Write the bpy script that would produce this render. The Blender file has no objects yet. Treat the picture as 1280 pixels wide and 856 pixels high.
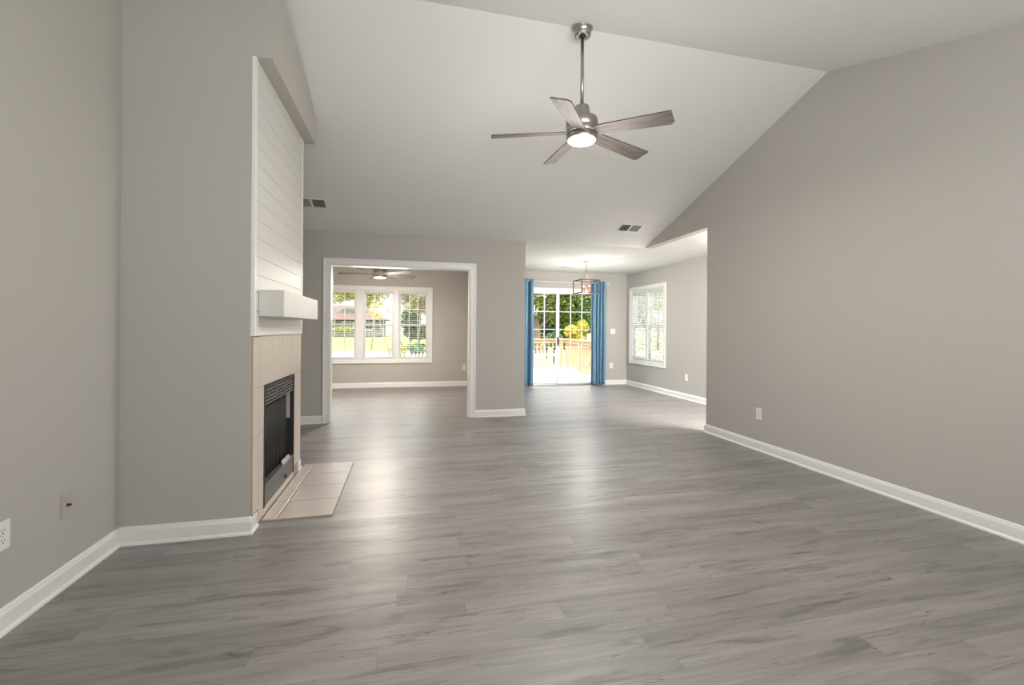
import bpy, bmesh, math, random
from mathutils import Vector, Matrix
random.seed(7)
PI = math.pi
sc = bpy.context.scene
COL = sc.collection

# ------------------------------------------------------------------ camera
H = 1.22
cam = bpy.data.cameras.new('camera')
cam_o = bpy.data.objects.new('camera', cam)
COL.objects.link(cam_o)
cam.sensor_width = 36.0
cam.lens = 549.0 / 1280.0 * 36.0
cam.shift_y = -17.0 / 1280.0
cam.clip_start = 0.02
cam.clip_end = 300
YAW = math.atan2(130.0, 549.0)
cam_o.matrix_world = (Matrix.Translation((0, 0, H)) @ Matrix.Rotation(-YAW, 4, 'Z')
                      @ Matrix.Rotation(PI / 2, 4, 'X') @ Matrix.Rotation(math.radians(0.42), 4, 'Z'))
sc.camera = cam_o

# ------------------------------------------------------------------ view, sky, sun, added fill lights
sc.view_settings.view_transform = 'Standard'
sc.view_settings.look = 'None'
sc.view_settings.gamma = 1.0
sc.view_settings.use_curve_mapping = False
sc.view_settings.exposure = 0.15

world = bpy.data.worlds.new('sky')
sc.world = world
world.use_nodes = True
wn = world.node_tree.nodes
# hazy bright sky: moderate along the horizon, much brighter higher up
wl = world.node_tree.links
w_tc = wn.new('ShaderNodeTexCoord')
w_sep = wn.new('ShaderNodeSeparateXYZ')
w_map = wn.new('ShaderNodeMapRange')
w_map.inputs['From Min'].default_value = 0.10
w_map.inputs['From Max'].default_value = 0.45
w_map.inputs['To Min'].default_value = 1.15
w_map.inputs['To Max'].default_value = 7.0
wl.new(w_tc.outputs['Generated'], w_sep.inputs[0])
wl.new(w_sep.outputs['Z'], w_map.inputs['Value'])
wl.new(w_map.outputs['Result'], wn['Background'].inputs['Strength'])
wn['Background'].inputs['Color'].default_value = (0.93, 0.97, 1.0, 1)

sun = bpy.data.lights.new('sun', 'SUN')
sun.energy = 7.5
sun.angle = math.radians(0.6)
sun.color = (1.0, 0.95, 0.86)
sun_o = bpy.data.objects.new('sun', sun)
COL.objects.link(sun_o)
sun_o.rotation_euler = Vector((0.32, 0.52, -0.80)).to_track_quat('-Z', 'Y').to_euler()


def area_fill(name, loc, direction, w, h, watts, color=(1.0, 0.98, 0.95)):  # area light for the added fills
    l = bpy.data.lights.new(name, 'AREA')
    l.shape = 'RECTANGLE'
    l.size = w
    l.size_y = h
    l.energy = watts
    l.color = color
    o = bpy.data.objects.new(name, l)
    COL.objects.link(o)
    o.location = loc
    o.rotation_euler = Vector(direction).to_track_quat('-Z', 'Y').to_euler()
    return o


# fill lights added behind the camera, at the invented front windows
area_fill('near_fill_a', (-0.35, -1.93, 1.35), (0, 1, 0.10), 1.7, 1.6, 11)
area_fill('near_fill_b', (2.25, -1.93, 1.35), (0, 1, 0.10), 1.7, 1.6, 11)
# fill light added in the hidden alcove to brighten the dining area
area_fill('alcove_fill', (4.15, 4.1, 2.43), (0.0, 0.35, -1.0), 0.9, 1.0, 300, (1.0, 0.98, 0.95))
# fill light added behind the camera, washing the sloping ceiling
area_fill('ceiling_fill', (1.25, -0.75, 1.5), (0.06, 0.45, 1.0), 3.4, 0.9, 84, (1.0, 0.99, 0.97))


# ------------------------------------------------------------------ materials
def nodes_of(m):
    m.use_nodes = True
    nt = m.node_tree
    return nt, nt.nodes, nt.links, nt.nodes['Principled BSDF']


def mat(name, color, rough=0.5, metal=0.0, bump=None, vary=None, spec=0.5, coat=0.0):
    m = bpy.data.materials.new(name)
    nt, N, L, b = nodes_of(m)
    b.inputs['Base Color'].default_value = (*color, 1)
    b.inputs['Roughness'].default_value = rough
    b.inputs['Metallic'].default_value = metal
    b.inputs['Specular IOR Level'].default_value = spec
    if coat:
        b.inputs['Coat Weight'].default_value = coat
    if bump or vary:
        tc = N.new('ShaderNodeTexCoord')
    if bump:
        sc_, st, dist = bump
        n = N.new('ShaderNodeTexNoise')
        n.inputs['Scale'].default_value = sc_
        n.inputs['Detail'].default_value = 3
        bp = N.new('ShaderNodeBump')
        bp.inputs['Strength'].default_value = st
        bp.inputs['Distance'].default_value = dist
        L.new(tc.outputs['Object'], n.inputs['Vector'])
        L.new(n.outputs['Fac'], bp.inputs['Height'])
        L.new(bp.outputs['Normal'], b.inputs['Normal'])
    if vary:
        sc_, amt = vary
        n = N.new('ShaderNodeTexNoise')
        n.inputs['Scale'].default_value = sc_
        n.inputs['Detail'].default_value = 4
        mx = N.new('ShaderNodeMix')
        mx.data_type = 'RGBA'
        mx.inputs['A'].default_value = (*[c * (1 - amt) for c in color], 1)
        mx.inputs['B'].default_value = (*[min(1, c * (1 + amt)) for c in color], 1)
        L.new(tc.outputs['Object'], n.inputs['Vector'])
        L.new(n.outputs['Fac'], mx.inputs['Factor'])
        L.new(mx.outputs['Result'], b.inputs['Base Color'])
    return m


M_wall = mat('wall_paint', (0.475, 0.457, 0.428), 0.75, bump=(220, 0.05, 0.002), spec=0.2)
M_ceil = mat('ceiling_paint', (0.74, 0.735, 0.715), 0.85, bump=(130, 0.35, 0.004), spec=0.15)
M_trim = mat('white_trim_paint', (0.80, 0.79, 0.775), 0.32, spec=0.5)
M_ship = mat('white_board_paint', (0.66, 0.645, 0.615), 0.4)
M_vinyl = mat('white_window_vinyl', (0.75, 0.75, 0.755), 0.35)
M_plate = mat('white_plastic', (0.80, 0.79, 0.76), 0.3)
M_slot = mat('dark_slot', (0.03, 0.03, 0.03), 0.6)
M_paintplate = mat('painted_plate', (0.45, 0.42, 0.375), 0.5)
M_brassy = mat('connector_metal', (0.35, 0.30, 0.2), 0.35, metal=0.9)
M_nickel = mat('brushed_nickel', (0.44, 0.415, 0.39), 0.30, metal=1.0)
M_darkmetal = mat('dark_bronze_frame', (0.055, 0.035, 0.03), 0.45, metal=0.4)
M_copper = mat('warm_socket', (0.45, 0.25, 0.16), 0.4, metal=0.3)
M_greywood = mat('weathered_wood', (0.36, 0.32, 0.28), 0.6, vary=(40, 0.2))
M_black = mat('firebox_black', (0.016, 0.0155, 0.015), 0.6, bump=(300, 0.1, 0.001))
M_louver = mat('louver_charcoal', (0.12, 0.117, 0.112), 0.4)
M_refract = mat('pale_firebrick', (0.50, 0.46, 0.43), 0.9, bump=(60, 0.4, 0.004), vary=(25, 0.2))
M_darkbrick = mat('dark_firebrick', (0.022, 0.021, 0.02), 0.9, vary=(12, 0.35))
M_grout = mat('tile_grout', (0.42, 0.35, 0.30), 0.9)
M_tile = mat('beige_tile', (0.61, 0.535, 0.465), 0.30, bump=(14, 0.25, 0.004), vary=(6, 0.07))
M_hearth = mat('hearth_tile', (0.56, 0.49, 0.445), 0.26, bump=(16, 0.3, 0.004), vary=(6, 0.07))
M_grille = mat('register_grey', (0.42, 0.415, 0.40), 0.5)
M_grilledark = mat('register_shadow', (0.17, 0.167, 0.16), 0.7)
M_slat = mat('blind_slat', (0.86, 0.86, 0.85), 0.4)
_nt = M_slat.node_tree
_tr = _nt.nodes.new('ShaderNodeBsdfTranslucent')
_tr.inputs['Color'].default_value = (0.86, 0.86, 0.84, 1)
_mx = _nt.nodes.new('ShaderNodeMixShader')
_mx.inputs['Fac'].default_value = 0.35
_nt.links.new(_nt.nodes['Principled BSDF'].outputs['BSDF'], _mx.inputs[1])
_nt.links.new(_tr.outputs['BSDF'], _mx.inputs[2])
_nt.links.new(_mx.outputs['Shader'], _nt.nodes['Material Output'].inputs['Surface'])
M_cedar = mat('pine_lumber', (0.33, 0.21, 0.115), 0.65, vary=(9, 0.15))
M_deck = mat('pale_deck_board', (0.56, 0.53, 0.49), 0.7, vary=(4, 0.08))
M_picket = mat('white_picket_paint', (0.74, 0.74, 0.72), 0.55)
M_lawn = mat('lawn_grass', (0.24, 0.235, 0.065), 0.95, vary=(0.6, 0.25), spec=0.1)
M_road = mat('pale_street', (0.36, 0.34, 0.31), 0.9, vary=(2, 0.06))
M_roof = mat('faded_pink_shingle', (0.100, 0.068, 0.056), 0.9, vary=(6, 0.10), spec=0.1)
M_siding = mat('grey_green_siding', (0.09, 0.10, 0.09), 0.8, vary=(3, 0.15))
M_glassdark = mat('dark_house_pane', (0.05, 0.055, 0.06), 0.12)
M_bark = mat('tree_bark', (0.20, 0.155, 0.12), 0.9, bump=(18, 0.6, 0.02), vary=(8, 0.3))


def leaf_mat(name, c1, c2, c3, rough=0.55):
    m = bpy.data.materials.new(name)
    nt, N, L, b = nodes_of(m)
    g = N.new('ShaderNodeNewGeometry')
    r = N.new('ShaderNodeValToRGB')
    e = r.color_ramp.elements
    e[0].position, e[0].color = 0.0, (*c1, 1)
    e[1].position, e[1].color = 1.0, (*c3, 1)
    k = e.new(0.5)
    k.color = (*c2, 1)
    L.new(g.outputs['Random Per Island'], r.inputs['Fac'])
    L.new(r.outputs['Color'], b.inputs['Base Color'])
    b.inputs['Roughness'].default_value = rough
    tr = N.new('ShaderNodeBsdfTranslucent')
    L.new(r.outputs['Color'], tr.inputs['Color'])
    mx = N.new('ShaderNodeMixShader')
    mx.inputs['Fac'].default_value = 0.35
    L.new(b.outputs['BSDF'], mx.inputs[1])
    L.new(tr.outputs['BSDF'], mx.inputs[2])
    L.new(mx.outputs['Shader'], N['Material Output'].inputs['Surface'])
    return m


M_leaf = leaf_mat('green_leaf', (0.03, 0.07, 0.012), (0.095, 0.15, 0.025), (0.33, 0.35, 0.08))
M_leafy = leaf_mat('yellow_green_leaf', (0.20, 0.20, 0.035), (0.32, 0.31, 0.07), (0.42, 0.38, 0.14))
M_leafd = leaf_mat('dark_green_leaf', (0.02, 0.055, 0.018), (0.045, 0.10, 0.035), (0.11, 0.17, 0.06))
M_leafb = leaf_mat('yellow_bush_leaf', (0.30, 0.24, 0.012), (0.42, 0.35, 0.03), (0.46, 0.42, 0.10))
M_leafp = leaf_mat('pale_leaf', (0.24, 0.21, 0.10), (0.33, 0.27, 0.15), (0.30, 0.31, 0.13))


def glass_mat():
    m = bpy.data.materials.new('window_glass')
    m.use_nodes = True
    N, L = m.node_tree.nodes, m.node_tree.links
    N.remove(N['Principled BSDF'])
    t = N.new('ShaderNodeBsdfTransparent')
    t.inputs['Color'].default_value = (0.97, 0.98, 0.98, 1)
    g = N.new('ShaderNodeBsdfGlossy')
    g.inputs['Roughness'].default_value = 0.02
    f = N.new('ShaderNodeFresnel')
    f.inputs['IOR'].default_value = 1.12
    mx = N.new('ShaderNodeMixShader')
    L.new(f.outputs['Fac'], mx.inputs['Fac'])
    L.new(t.outputs['BSDF'], mx.inputs[1])
    L.new(g.outputs['BSDF'], mx.inputs[2])
    L.new(mx.outputs['Shader'], N['Material Output'].inputs['Surface'])
    return m


M_glass = glass_mat()


def glow_mat(name, color, strength):
    m = bpy.data.materials.new(name)
    nt, N, L, b = nodes_of(m)
    b.inputs['Base Color'].default_value = (0.9, 0.9, 0.88, 1)
    b.inputs['Emission Color'].default_value = (*color, 1)
    b.inputs['Emission Strength'].default_value = strength
    return m


M_glow = glow_mat('lit_diffuser', (1.0, 0.98, 0.96), 2.2)
M_bulb = mat('amber_bulb_glass', (0.50, 0.37, 0.29), 0.15)


def floor_mat():
    m = bpy.data.materials.new('grey_vinyl_plank')
    nt, N, L, b = nodes_of(m)

    def math_(op, a, c=None, cc=None):
        n = N.new('ShaderNodeMath')
        n.operation = op
        for i, v in enumerate((a, c, cc)):
            if v is None:
                continue
            if isinstance(v, (int, float)):
                n.inputs[i].default_value = v
            else:
                L.new(v, n.inputs[i])
        return n.outputs[0]

    tc = N.new('ShaderNodeTexCoord')
    sep = N.new('ShaderNodeSeparateXYZ')
    L.new(tc.outputs['Object'], sep.inputs[0])
    X, Y = sep.outputs['X'], sep.outputs['Y']
    W, LEN = 0.1185, 1.22
    v = math_('DIVIDE', math_('SUBTRACT', Y, 1.515), W)
    row = math_('FLOOR', v)
    fv = math_('SUBTRACT', v, row)
    wr = N.new('ShaderNodeTexWhiteNoise')
    wr.noise_dimensions = '1D'
    L.new(row, wr.inputs['W'])
    u = math_('ADD', math_('DIVIDE', X, LEN), math_('MULTIPLY', wr.outputs['Value'], 7.3))
    col = math_('FLOOR', u)
    fu = math_('SUBTRACT', u, col)
    cmb = N.new('ShaderNodeCombineXYZ')
    L.new(row, cmb.inputs[0])
    L.new(col, cmb.inputs[1])
    wp = N.new('ShaderNodeTexWhiteNoise')
    wp.noise_dimensions = '2D'
    L.new(cmb.outputs[0], wp.inputs['Vector'])
    pid = wp.outputs['Value']

    def grain(sx, sy, scale, detail, off, dist=0.0, rough=0.55):
        c = N.new('ShaderNodeCombineXYZ')
        L.new(math_('ADD', math_('MULTIPLY', X, sx), math_('MULTIPLY', pid, off)), c.inputs[0])
        L.new(math_('ADD', math_('MULTIPLY', Y, sy), math_('MULTIPLY', pid, off * 1.7)), c.inputs[1])
        L.new(math_('MULTIPLY', pid, 31.0), c.inputs[2])
        n = N.new('ShaderNodeTexNoise')
        n.inputs['Scale'].default_value = scale
        n.inputs['Detail'].default_value = detail
        n.inputs['Roughness'].default_value = rough
        n.inputs['Distortion'].default_value = dist
        L.new(c.outputs[0], n.inputs['Vector'])
        return n.outputs['Fac']

    g_fine = grain(1.6, 34.0, 2.2, 5, 13.0, 0.3)
    g_band = grain(0.8, 7.0, 1.6, 3, 29.0, 0.6)
    g_crack = grain(0.9, 17.0, 1.1, 4, 17.0, 1.6)
    # dark hairline cracks where the slow noise crosses one level
    ck = math_('ABSOLUTE', math_('SUBTRACT', g_crack, 0.60))
    ck = math_('SUBTRACT', 1.0, math_('MINIMUM', math_('DIVIDE', ck, 0.014), 1.0))
    ckm = math_('GREATER_THAN', grain(1.0, 3.0, 1.3, 2, 5.0), 0.50)
    ck = math_('MULTIPLY', ck, ckm)
    # smoky dark patches along the grain
    pt = math_('MAXIMUM', math_('SUBTRACT', grain(1.5, 9.0, 1.3, 4, 41.0, 1.0), 0.56), 0.0)
    pt = math_('MINIMUM', math_('MULTIPLY', pt, 2.2), 0.30)

    val = math_('ADD', 0.64, math_('MULTIPLY', pid, 0.16))
    val = math_('ADD', val, math_('MULTIPLY', math_('SUBTRACT', g_fine, 0.5), 0.50))
    val = math_('ADD', val, math_('MULTIPLY', math_('SUBTRACT', g_band, 0.5), 0.60))
    val = math_('SUBTRACT', val, pt)
    val = math_('SUBTRACT', val, math_('MULTIPLY', ck, 0.5))
    rp = N.new('ShaderNodeValToRGB')
    e = rp.color_ramp.elements
    e[0].position, e[0].color = 0.05, (0.058, 0.053, 0.050, 1)
    e[1].position, e[1].color = 1.0, (0.325, 0.306, 0.296, 1)
    k = e.new(0.55)
    k.color = (0.178, 0.165, 0.158, 1)
    L.new(val, rp.inputs['Fac'])
    # seams
    sv = math_('MINIMUM', fv, math_('SUBTRACT', 1.0, fv))
    su = math_('MINIMUM', fu, math_('SUBTRACT', 1.0, fu))
    seam = math_('MAXIMUM', math_('LESS_THAN', sv, 0.010), math_('LESS_THAN', su, 0.0011))
    mx = N.new('ShaderNodeMix')
    mx.data_type = 'RGBA'
    L.new(math_('MULTIPLY', seam, 0.40), mx.inputs['Factor'])
    L.new(rp.outputs['Color'], mx.inputs['A'])
    mx.inputs['B'].default_value = (0.05, 0.045, 0.04, 1)
    L.new(mx.outputs['Result'], b.inputs['Base Color'])
    L.new(math_('ADD', 0.31, math_('MULTIPLY', g_fine, 0.14)), b.inputs['Roughness'])
    b.inputs['Specular IOR Level'].default_value = 0.75
    hgt = math_('SUBTRACT', math_('MULTIPLY', g_fine, 0.5), math_('MULTIPLY', seam, 0.8))
    hgt = math_('SUBTRACT', hgt, math_('MULTIPLY', ck, 0.5))
    bp = N.new('ShaderNodeBump')
    bp.inputs['Strength'].default_value = 0.18
    bp.inputs['Distance'].default_value = 0.002
    L.new(hgt, bp.inputs['Height'])
    L.new(bp.outputs['Normal'], b.inputs['Normal'])
    return m


M_floor = floor_mat()


def grain_mat(name, ca, cb):
    """wood with grain running along the object's own X axis"""
    m = bpy.data.materials.new(name)
    nt, N, L, b = nodes_of(m)
    tc = N.new('ShaderNodeTexCoord')
    mp = N.new('ShaderNodeMapping')
    mp.inputs['Scale'].default_value = (2.2, 26, 26)
    n = N.new('ShaderNodeTexNoise')
    n.inputs['Scale'].default_value = 2.2
    n.inputs['Detail'].default_value = 5
    n.inputs['Distortion'].default_value = 0.7
    r = N.new('ShaderNodeValToRGB')
    r.color_ramp.elements[0].position = 0.3
    r.color_ramp.elements[1].position = 0.72
    r.color_ramp.elements[0].color = (*ca, 1)
    r.color_ramp.elements[1].color = (*cb, 1)
    L.new(tc.outputs['Object'], mp.inputs['Vector'])
    L.new(mp.outputs['Vector'], n.inputs['Vector'])
    L.new(n.outputs['Fac'], r.inputs['Fac'])
    L.new(r.outputs['Color'], b.inputs['Base Color'])
    b.inputs['Roughness'].default_value = 0.5
    return m


M_blade = grain_mat('driftwood_blade', (0.075, 0.060, 0.052), (0.205, 0.175, 0.155))


def curtain_mat():
    m = mat('blue_satin', (0.105, 0.26, 0.405), 0.36, spec=0.5)
    b = m.node_tree.nodes['Principled BSDF']
    b.inputs['Sheen Weight'].default_value = 0.4
    return m


M_curtain = curtain_mat()


# ------------------------------------------------------------------ mesh helpers
class MB:
    """collects shapes for ONE mesh object"""

    def __init__(self):
        self.v, self.f, self.s = [], [], []

    def add(self, vs, fs, smooth=False):
        n = len(self.v)
        self.v += [tuple(p) for p in vs]
        self.f += [tuple(i + n for i in f) for f in fs]
        self.s += [smooth] * len(fs)
        return self

    def box(self, x0, x1, y0, y1, z0, z1):
        x0, x1 = min(x0, x1), max(x0, x1)
        y0, y1 = min(y0, y1), max(y0, y1)
        z0, z1 = min(z0, z1), max(z0, z1)
        return self.add([(x0, y0, z0), (x1, y0, z0), (x1, y1, z0), (x0, y1, z0),
                         (x0, y0, z1), (x1, y0, z1), (x1, y1, z1), (x0, y1, z1)],
                        [(3, 2, 1, 0), (4, 5, 6, 7), (0, 1, 5, 4), (1, 2, 6, 5), (2, 3, 7, 6), (3, 0, 4, 7)])

    def hexa(self, b4, t4):
        return self.add(list(b4) + list(t4),
                        [(3, 2, 1, 0), (4, 5, 6, 7), (0, 1, 5, 4), (1, 2, 6, 5), (2, 3, 7, 6), (3, 0, 4, 7)])

    def lathe(self, prof, n=32, c=(0, 0, 0), cap=True):
        vs, fs = [], []
        for r, z in prof:
            for i in range(n):
                a = 2 * PI * i / n
                vs.append((c[0] + r * math.cos(a), c[1] + r * math.sin(a), c[2] + z))
        for k in range(len(prof) - 1):
            for i in range(n):
                j = (i + 1) % n
                fs.append((k * n + i, k * n + j, (k + 1) * n + j, (k + 1) * n + i))
        self.add(vs, fs, True)
        if cap:
            base = len(self.v) - len(vs)
            self.f.append(tuple(base + i for i in reversed(range(n))))
            self.s.append(False)
            k = len(prof) - 1
            self.f.append(tuple(base + k * n + i for i in range(n)))
            self.s.append(False)
        return self

    def tube(self, pts, r, n=10, r1=None):
        pts = [Vector(p) for p in pts]
        vs, fs = [], []
        m = len(pts)
        for k, p in enumerate(pts):
            d = (pts[min(k + 1, m - 1)] - pts[max(k - 1, 0)]).normalized()
            up = Vector((0, 0, 1)) if abs(d.z) < 0.95 else Vector((1, 0, 0))
            a = d.cross(up).normalized()
            b = a.cross(d).normalized()
            rr = r if r1 is None else r + (r1 - r) * k / max(1, m - 1)
            for i in range(n):
                t = 2 * PI * i / n
                vs.append(p + a * rr * math.cos(t) + b * rr * math.sin(t))
        for k in range(m - 1):
            for i in range(n):
                j = (i + 1) % n
                fs.append((k * n + i, k * n + j, (k + 1) * n + j, (k + 1) * n + i))
        self.add(vs, fs, True)
        base = len(self.v) - len(vs)
        self.f += [tuple(base + i for i in reversed(range(n))), tuple(base + (m - 1) * n + i for i in range(n))]
        self.s += [False, False]
        return self

    def bar(self, p0, p1, w, h):
        """rectangular bar between two points"""
        p0, p1 = Vector(p0), Vector(p1)
        d = (p1 - p0).normalized()
        up = Vector((0, 0, 1)) if abs(d.z) < 0.95 else Vector((0, 1, 0))
        a = d.cross(up).normalized() * w / 2
        b = a.cross(d).normalized() * h / 2
        q = [(-1, -1), (1, -1), (1, 1), (-1, 1)]
        return self.hexa([p0 + a * s + b * t for s, t in q], [p1 + a * s + b * t for s, t in q])

    def build(self, name, m, parent=None, bevel=0.0, loc=None, rot=None):
        me = bpy.data.meshes.new(name)
        me.from_pydata(self.v, [], self.f)
        me.polygons.foreach_set('use_smooth', self.s)
        bm = bmesh.new()
        bm.from_mesh(me)
        bmesh.ops.recalc_face_normals(bm, faces=bm.faces)
        bm.to_mesh(me)
        bm.free()
        me.materials.append(m)
        o = bpy.data.objects.new(name, me)
        COL.objects.link(o)
        if parent:
            o.parent = parent
        if loc is not None:
            o.location = loc
        if rot is not None:
            o.rotation_euler = rot
        if bevel:
            b = o.modifiers.new('edge', 'BEVEL')
            b.width = bevel
            b.segments = 2
            b.limit_method = 'ANGLE'
            b.angle_limit = math.radians(40)
        return o


def tag(o, label=None, cat=None, group=None, kind=None):
    if label:
        o['label'] = label
    if cat:
        o['category'] = cat
    if group:
        o['group'] = group
    if kind:
        o['kind'] = kind
    return o


def empty(name, loc=(0, 0, 0), rz=0.0, label=None, cat=None, group=None, kind=None):
    o = bpy.data.objects.new(name, None)
    COL.objects.link(o)
    o.location = loc
    o.rotation_euler = (0, 0, rz)
    o.empty_display_size = 0.1
    return tag(o, label, cat, group, kind)


def struct(o, label, cat):
    return tag(o, label, cat, None, 'structure')


def copy_tree(o, parent=None):
    c = o.copy()
    COL.objects.link(c)
    if parent:
        c.parent = parent
    for ch in list(o.children):
        copy_tree(ch, c)
    return c


# ------------------------------------------------------------------ room shell
XL, XR, YF, YN = -1.56, 3.48, 5.99, -2.0       # left wall, right wall, far wall, near wall
YR, ZR, SL, ZC = 3.04, 3.44, 0.333, 2.455      # ridge line and slope, flat ceiling height
YS = 9.40                                      # sunroom far wall
XD, YD = 4.78, 9.00                            # dining right and far wall
T = 0.12


def roof_z(y):
    return max(ZC, ZR - SL * abs(y - YR))


def wall_y(mb, x0, x1, y0, y1, holes=(), top=None, z0=0.0):
    """a wall running along y between x0..x1; holes = (ya, yb, za, zb); top(y) gives its height"""
    ys = sorted(set([y0, y1] + [h[0] for h in holes] + [h[1] for h in holes] + [y for y in (YR, YR - (ZR - ZC) / SL, YR + (ZR - ZC) / SL) if top is roof_z and y0 < y < y1]))
    ys = [y for y in ys if y0 <= y <= y1]
    for a, b in zip(ys[:-1], ys[1:]):
        mid = (a + b) / 2
        spans = [(z0, None)]
        for h in holes:
            if h[0] < mid < h[1]:
                spans = [(z0, h[2]), (h[3], None)]
        for s0, s1 in spans:
            ta = top(a) if s1 is None else s1
            tb = top(b) if s1 is None else s1
            if ta - s0 < 1e-5 and tb - s0 < 1e-5:
                continue
            mb.hexa([(x0, a, s0), (x1, a, s0), (x1, b, s0), (x0, b, s0)],
                    [(x0, a, ta), (x1, a, ta), (x1, b, tb), (x0, b, tb)])
    return mb


def wall_x(mb, x0, x1, y0, y1, zt, holes=(), z0=0.0):
    xs = sorted(set([x0, x1] + [h[0] for h in holes] + [h[1] for h in holes]))
    for a, b in zip(xs[:-1], xs[1:]):
        mid = (a + b) / 2
        spans = [(z0, zt)]
        for h in holes:
            if h[0] < mid < h[1]:
                spans = [(z0, h[2]), (h[3], zt)]
        for s0, s1 in spans:
            if s1 - s0 > 1e-5:
                mb.box(a, b, y0, y1, s0, s1)
    return mb


flat = lambda y: ZC

fl = MB()
fl.box(-3.2, 6.0, YN - 0.2, YS + T, -0.12, 0.0)
struct(fl.build('floor', M_floor), 'grey wood-look plank floor running through all the rooms', 'floor')

struct(wall_y(MB(), XL - T, XL, YN, YF + T, top=roof_z).build('wall_left', M_wall),
       'greige wall at the left of the living room', 'wall')
mb = wall_y(MB(), XR, XR + T, YN, 4.58, top=roof_z)
wall_y(mb, XR, XR + T, 4.58, YF + T, top=roof_z, z0=ZC)
struct(mb.build('wall_right', M_wall), 'long greige wall at the right under the sloping ceiling', 'wall')
OPEN = (-0.972, 0.826, 0.0, 2.03)
struct(wall_x(MB(), XL, 1.605, YF, YF + T, ZC + 0.02, [OPEN]).build('wall_far', M_wall),
       'greige far wall with the wide cased opening to the sunroom', 'wall')
# near wall with two added front windows (behind the camera)
NW = [(-1.25, 0.55, 0.5, 2.2), (1.35, 3.15, 0.5, 2.2)]
struct(wall_x(MB(), XL - T, XR + T, YN - T, YN, ZC, NW).build('wall_near', M_wall),
       'wall behind the camera with two added front windows', 'wall')

# sunroom shell
SW = (-1.70, 0.43, 0.565, 2.005)               # sunroom window hole
struct(wall_x(MB(), -2.7, 1.605, YS, YS + T, ZC, [SW]).build('wall_sunroom_far', M_wall),
       'sunroom end wall around the triple window', 'wall')
struct(MB().box(-2.82, -2.70, YF + T, YS + T, 0, ZC).build('wall_sunroom_left', M_wall),
       'sunroom side wall hidden left of the opening', 'wall')
struct(MB().box(1.49, 1.605, YF + T, YS, 0, ZC).build('wall_sunroom_right', M_wall),
       'partition between sunroom and dining area', 'wall')
struct(MB().box(-2.82, XL, YF, YF + T, 0, ZC).build('wall_sunroom_near', M_wall),
       'short sunroom wall beside the chimney', 'wall')
# dining shell
SD = (2.235, 4.07, 0.0, 2.04)                  # sliding door hole
struct(wall_x(MB(), 1.605, XD + T, YD, YD + T, ZC, [SD]).build('wall_dining_far', M_wall),
       'dining end wall around the sliding glass door', 'wall')
DW = (7.53, 8.785, 0.56, 2.065)
struct(wall_y(MB(), XD, XD + T, 3.4, YD, [DW], top=flat).build('wall_dining_right', M_wall),
       'dining side wall with the blinded window', 'wall')
struct(MB().box(XR + T, XD, 3.4, 3.52, 0, ZC).build('wall_dining_near', M_wall),
       'end wall of the alcove behind the long right wall', 'wall')

# ceilings
mb = MB()
yb = YR + (ZR - ZC) / SL
ya = YR - (ZR - ZC) / SL
for (p, zp), (q, zq) in (((YR, ZR), (yb, ZC)),):
    mb.hexa([(XL - T, p, zp), (XR + T, p, zp), (XR + T, q, zq), (XL - T, q, zq)],
            [(XL - T, p, zp + 0.15), (XR + T, p, zp + 0.15), (XR + T, q, zq + 0.15), (XL - T, q, zq + 0.15)])
struct(mb.build('ceiling', M_ceil), 'far slope of the vaulted ceiling', 'ceiling')
mb = MB()
mb.hexa([(XL - T, ya, ZC), (XR + T, ya, ZC), (XR + T, YR, ZR), (XL - T, YR, ZR)],
        [(XL - T, ya, ZC + 0.15), (XR + T, ya, ZC + 0.15), (XR + T, YR, ZR + 0.15), (XL - T, YR, ZR + 0.15)])
struct(mb.build('ceiling_near', M_ceil), 'textured near slope of the vaulted ceiling', 'ceiling')
struct(MB().box(XL - T, XR + T, YN - T, ya, ZC, ZC + 0.15).build('ceiling_entry', M_ceil),
       'flat ceiling behind the camera', 'ceiling')
struct(MB().box(-2.82, 1.605, YF + T, YS + T, ZC, ZC + 0.15).build('ceiling_sunroom', M_ceil),
       'flat white sunroom ceiling', 'ceiling')
mb = MB().box(1.605, XD + T, yb, YD + T, ZC, ZC + 0.15)
mb.box(XR + T, XD + T, 3.4, yb, ZC, ZC + 0.15)
struct(mb.build('ceiling_dining', M_ceil), 'flat white dining ceiling', 'ceiling')
# unseen slab added to keep the sun off the front windows
struct(MB().box(-3.0, 5.0, -5.2, YN - T, 2.5, 2.65).build('sun_blocker', M_trim), 'added slab blocking the sun outside the front windows', 'roof')

# chimney breast: drywall carcass, its upper overhang above the boards
XB = -0.905                                    # face of the breast below
CY0, CY1 = 2.88, 4.09
mb = MB()
mb.hexa([(XL, CY0, 2.82), (-0.80, CY0, 2.82), (-0.80, CY1 + 0.05, 2.82), (XL, CY1 + 0.05, 2.82)],
        [(XL, CY0, roof_z(CY0) + .02), (-0.80, CY0, roof_z(CY0) + .02), (-0.80, CY1 + .05, roof_z(CY1 + .05) + .02), (XL, CY1 + .05, roof_z(CY1 + .05) + .02)])
FB = (3.095, 3.845, 0.0, 0.845)                # firebox hole (y0, y1, z0, z1)
mb.box(XL, XB - 0.0, CY0, FB[0], 0, 2.82)
mb.box(XL, XB, FB[1], CY1, 0, 2.82)
mb.box(XL, XB, FB[0], FB[1], FB[3], 2.82)
mb.box(XL, XL + 0.08, FB[0], FB[1], 0, FB[3])
struct(mb.build('wall_chimney', M_wall), 'greige chimney breast projecting from the left wall', 'wall')


# ------------------------------------------------------------------ baseboards
BPROF = [(0.0, 0.0), (0.024, 0.0), (0.023, 0.010), (0.015, 0.020), (0.015, 0.076), (0.011, 0.086), (0.009, 0.094), (0.004, 0.100), (0.0, 0.100)]


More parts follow.
